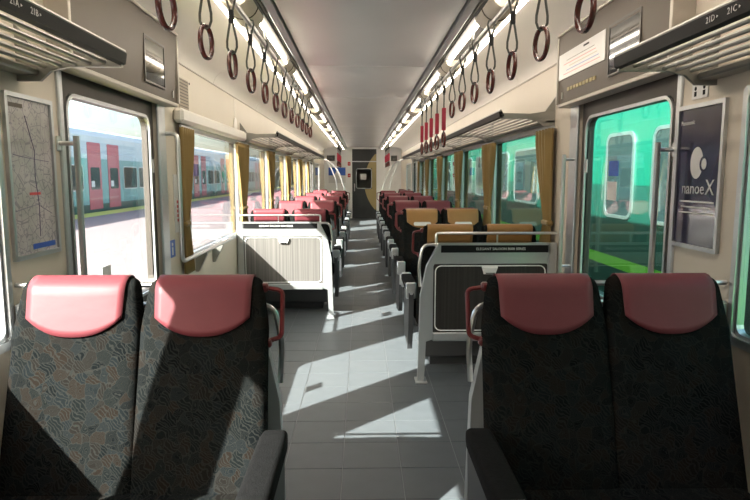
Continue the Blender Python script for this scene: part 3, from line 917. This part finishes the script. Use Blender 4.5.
# curtain pelmet over the wheelchair-space window
o = tag(bx('curtain_pelmet', 'cove', None, XL, XL + .07, 3.98, 6.15, 1.745, 1.84, b=.02), 'white curtain pelmet box over the first window past the door', 'pelmet')
# small pale rounded shape raised on the wall over the pelmet
o = thing('pale_tab', 'small rounded pale shape on the upper wall above the pelmet', 'plate', (XL, 5.92, 1.90))
make('plate', 'cove', lambda bm: prism(bm, [(-.075, -.06), (.075, -.06)] + [(.06 * math.cos(R(t)), .05 * math.sin(R(t)) + .01) for t in range(0, 181, 20)], 'x', 0, .012), o)
bx('seam_cover', 'cove', o, 0, .004, -.005, .005, .06, .24)

# ------------------------------------------------------------------ handrails
def vpole(side, y, z0, z1, label):
    p = thing('door_handrail', label, 'handrail', (X(side, HW), y, 0), 0, 'door handrails')
    x = -side * .075
    bm = bmesh.new(); tube(bm, [(x, 0, z0), (x, 0, z1)], .0125, 10); obj('pole', bm, 'steel', p, smooth=True)
    for z in (z0 + .04, z1 - .03):
        bm = bmesh.new(); tube(bm, [(0, 0, z), (x, 0, z)], .009, 8); box(bm, 0, -side * .008, -.016, .016, z - .03, z + .03, b=.003); obj('bracket', bm, 'steel', p)
vpole(-1, 2.475, .70, 1.56, 'steel pole beside the map poster, by the platform-side door')
vpole(1, 2.525, .70, 1.54, 'steel pole beside the navy poster at the door edge')
vpole(1, 3.70, .80, 1.53, 'steel pole on the wall between the door and ochre curtain')
o = thing('window_handrail', 'bent steel handrail running down the wall and along the platform-side window', 'handrail', (XL, 3.80, 0))
bm = bmesh.new()
tube(bm, smooth_path([(0, 0, 1.66), (.085, 0, 1.66), (.085, 0, .86), (.085, 1.42, .86), (0, 1.46, .84)], .06), .0135, 10); obj('pipe', bm, 'steel', o, smooth=True)
for y in (.62, 1.12):
    bm = bmesh.new(); prism(bm, [(0, .80), (.085, .848), (.085, .83), (.02, .70), (0, .70)], 'y', y - .02, y + .02); obj('bracket', bm, 'rack_light', o)

# ------------------------------------------------------------------ curtains
def curtain(side, y0, dirn, wid, label, z0=.78):
    """hung from y0, spreading towards dirn; tied at 1.07 m"""
    c = thing('curtain', label, 'curtain', (X(side, HW - .036), y0, 0), 0, 'ochre curtains')
    nz, nu = 18, 28
    zt = 1.722; tie = 1.08; cols = []
    def width(z):
        if z > tie: t_ = (z - tie) / (zt - tie); return wid * (.34 + .66 * min(1, t_ * 1.15) ** .9)
        t_ = (tie - z) / (tie - z0); return wid * (.34 + .34 * t_ ** .7)
    rows = []
    for k in range(nz + 1):
        z = z0 + (zt - z0) * k / nz
        row = []
        for i in range(nu + 1):
            u = i / nu
            amp = .016 * (.55 + .45 * min(1, abs(z - tie) / .25))
            row.append((amp * math.sin(u * 5.5 * 2 * math.pi + .6 * math.sin(z * 3)), dirn * u * width(z), z))
        rows.append(row)
    bm = bmesh.new(); loft(bm, rows, caps=False, closed=False)
    cl_ = obj('cloth', bm, 'ochre', c, smooth=True)
    md = cl_.modifiers.new('thickness', 'SOLIDIFY'); md.thickness = .004
    bm = bmesh.new(); box(bm, -.024, .024, -dirn * .005, dirn * width(tie) * 1.03, tie - .018, tie + .018, b=.01); obj('tieback', bm, 'ochre', c)
    bm = bmesh.new(); tube(bm, [(0, -dirn * .01, zt + .004), (0, dirn * (wid + .02), zt + .004)], .009, 6); obj('rail', bm, 'alu', c)
curtain(-1, 4.03, 1, .28, 'ochre curtain tied beside the bent handrail', .74)
curtain(1, 4.05, 1, .39, 'wide ochre curtain tied over the end of the dark partition', .80)
pil = [6.10, 8.00, 9.90, 11.80]
for side, sn in ((-1, PL), (1, GT)):
    for i, y in enumerate(pil):
        for d_, dn in ((-1, 'near'), (1, 'far')):
            curtain(side, y + d_ * .01, d_, .28, 'ochre curtain on the %s side of the %s window pillar, %s side' % (dn, ORD[i], sn))
    curtain(side, 13.66, -1, .26, 'last ochre curtain before the far %s side door' % sn)

# ------------------------------------------------------------------ far end
o = thing('blue_poster', 'bright blue and white poster on the far end wall', 'poster', (-.80, Y1, 1.47))
bx('sheet', 'poster_white', o, -.28, .28, -.010, 0, -.30, .21)
bx('printed_band', 'blue_print', o, -.28, .28, -.0115, -.010, -.05, .21)
make('printed_figure', 'poster_white', lambda bm: prism(bm, [(-.09, -.05), (.12, -.05), (.06, .05), (.02, .17), (-.02, .17), (-.04, .05)], 'y', -.013, -.0115), o)
for x, w, lab in ((-1.0, .13, 'dark display box above the blue poster on the far wall'), (1.08, .10, 'dark display box on the far wall over the curved pole')):
    o = thing('display_box', lab, 'display', (x, Y1, 1.98)); bx('case', 'dark_frame', o, -w, w, -.05, 0, -.09, .09, b=.006); bx('screen', 'screen', o, -w + .02, w - .02, -.052, -.05, -.065, .065)
for z, lab in ((1.80, 'upper red call plate beside the end door'), (1.42, 'lower red call plate beside the end door')):
    o = thing('call_plate', lab, 'plate', (-.40, Y1, z)); bx('plate', 'red_print', o, -.045, .045, -.012, 0, -.06, .06, b=.003); bx('button', 'poster_white', o, -.015, .015, -.02, -.012, -.02, .01)
# bench seats along the wall past the far doors
for side, sn in ((-1, PL), (1, GT)):
    b_ = thing('long_bench', 'dark long bench with red top along the wall past the far %s side door' % sn, 'bench', (X(side, 0), 17.3, 0), 0, 'benches at the far end')
    bx('seat_cushion', 'seat_fabric', b_, side * .75, side * 1.262, -1.55, 1.55, .30, .45, b=.03)
    bx('backrest', 'seat_fabric', b_, side * 1.13, side * 1.262, -1.55, 1.55, .45, .98, b=.03)
    bx('headrest_cover', 'red_leather', b_, side * 1.115, side * 1.262, -1.5, 1.5, .88, 1.0, b=.02)
    bx('base', 'seat_shell', b_, side * .80, side * 1.262, -1.5, 1.5, 0, .30)

# ------------------------------------------------------------------ outside: platform and trains
struct(bx('ground', 'ballast', None, -60, 60, -60, 120, -1.15, -1.05))
pf = struct(bx('platform', 'platform_paving', None, -10.6, XL - WT - .12, -50, 110, -1.05, -.04))
bx('edge_strip', 'platform_edge', pf, -10.6, -9.6, -50, 110, -.04, -.034)
bx('edge_strip', 'platform_edge', pf, -1.9, -1.55, -50, 110, -.04, -.034)
def train(name, label, xface, xback, y0, y1, zlow, ztop, bands, win, doors):
    """bands: (z0, z1, material) of the flank; win/doors: lists of y ranges"""
    t_ = thing(name, label, 'train', ((xface + xback) / 2, 0, 0))
    cx_ = (xface + xback) / 2; f = xface - cx_; b = xback - cx_; s = 1 if f > 0 else -1
    for z0, z1, m_ in bands:
        bx('body_side', m_, t_, b, f, y0, y1, z0, z1)
    bm = bmesh.new()
    prism(bm, [(f, ztop), (f - s * .12, ztop + .22), (f - s * .5, ztop + .36), (b + s * .5, ztop + .36), (b + s * .12, ztop + .22), (b, ztop)], 'y', y0, y1)
    obj('roof', bm, 'grey_blue', t_)
    bx('underframe', 'black', t_, b * .9, f * .9, y0, y1, -.95, zlow)
    for a, e, z0, z1 in win:
        bm = bmesh.new(); prism(bm, rr(a, e, z0, z1, .1, 4), 'x', f - s * .01, f + s * .012); w_ = obj('window', bm, 'train_glass', t_)
        bm = bmesh.new(); ring_prism(bm, rr(a - .04, e + .04, z0 - .04, z1 + .04, .13, 4), rr(a, e, z0, z1, .1, 4), 'x', f, f + s * .02); obj('window_frame', bm, 'alu', w_)
    for a, e, m_ in doors:
        bm = bmesh.new(); prism(bm, rr(a, e, zlow + .15, ztop - .25, .05, 3), 'x', f - s * .01, f + s * .02); d_ = obj('door', bm, m_, t_)
        bm = bmesh.new(); prism(bm, rr(a + .18, e - .18, .85, 1.75, .08, 3), 'x', f + s * .02, f + s * .026); obj('door_pane', bm, 'train_glass', d_)
        bx('notice', 'poster_white', d_, f + s * .026, f + s * .03, a + .2, a + .5, .95, 1.2)
    return t_
W = []; D = []
y = -6
while y < 70:
    D += [(y, y + 1.2, 'red_body'), (y + 1.9, y + 3.1, 'red_body')]
    W += [(y + 3.6, y + 5.2, .85, 1.8), (y + 5.5, y + 7.1, .85, 1.8)]
    y += 7.6
train('parked_train', 'teal and red train standing across the platform', -10.9, -13.7, -8, 72, -.1, 3.0,
      ((-.1, .25, 'teal_dark'), (.25, 2.1, 'teal_mid'), (2.1, 3.0, 'grey_blue')), W, D)
W = [(-1.2, .7, .85, 1.95), (1.0, 2.7, .85, 1.95), (3.0, 4.95, .85, 1.95), (5.35, 6.12, .95, 1.86), (6.62, 7.30, .95, 1.86)]
y = 8.3
while y < 24:
    W += [(y, y + 1.5, .95, 1.86), (y + 1.9, y + 3.4, .95, 1.86)]
    y += 4.0
train('green_train', 'bright green train standing close outside the shaded side', 3.0, 5.8, -6, 26, -.1, 2.45,
      ((-.1, .32, 'teal_dark'), (.32, .45, 'green_stripe'), (.45, 1.30, 'teal_dark'), (1.30, 2.45, 'teal_body')), W, [])
# our own roof shell so that the coach shades its neighbour
bm = bmesh.new()
prism(bm, [(XL - WT, 2.42), (XL + .1, 2.62), (XC, 2.72), (XR - .1, 2.62), (XR + WT, 2.42)], 'y', Y0 - .1, Y1 + .1)
struct(obj('roof', bm, 'grey_blue'))
bm = bmesh.new()
for s in (-1, 1): box(bm, X(s, HW + .001), X(s, HW + WT), Y0, Y1, 2.15, 2.42)
struct(obj('wall_upper', bm, 'cream'))
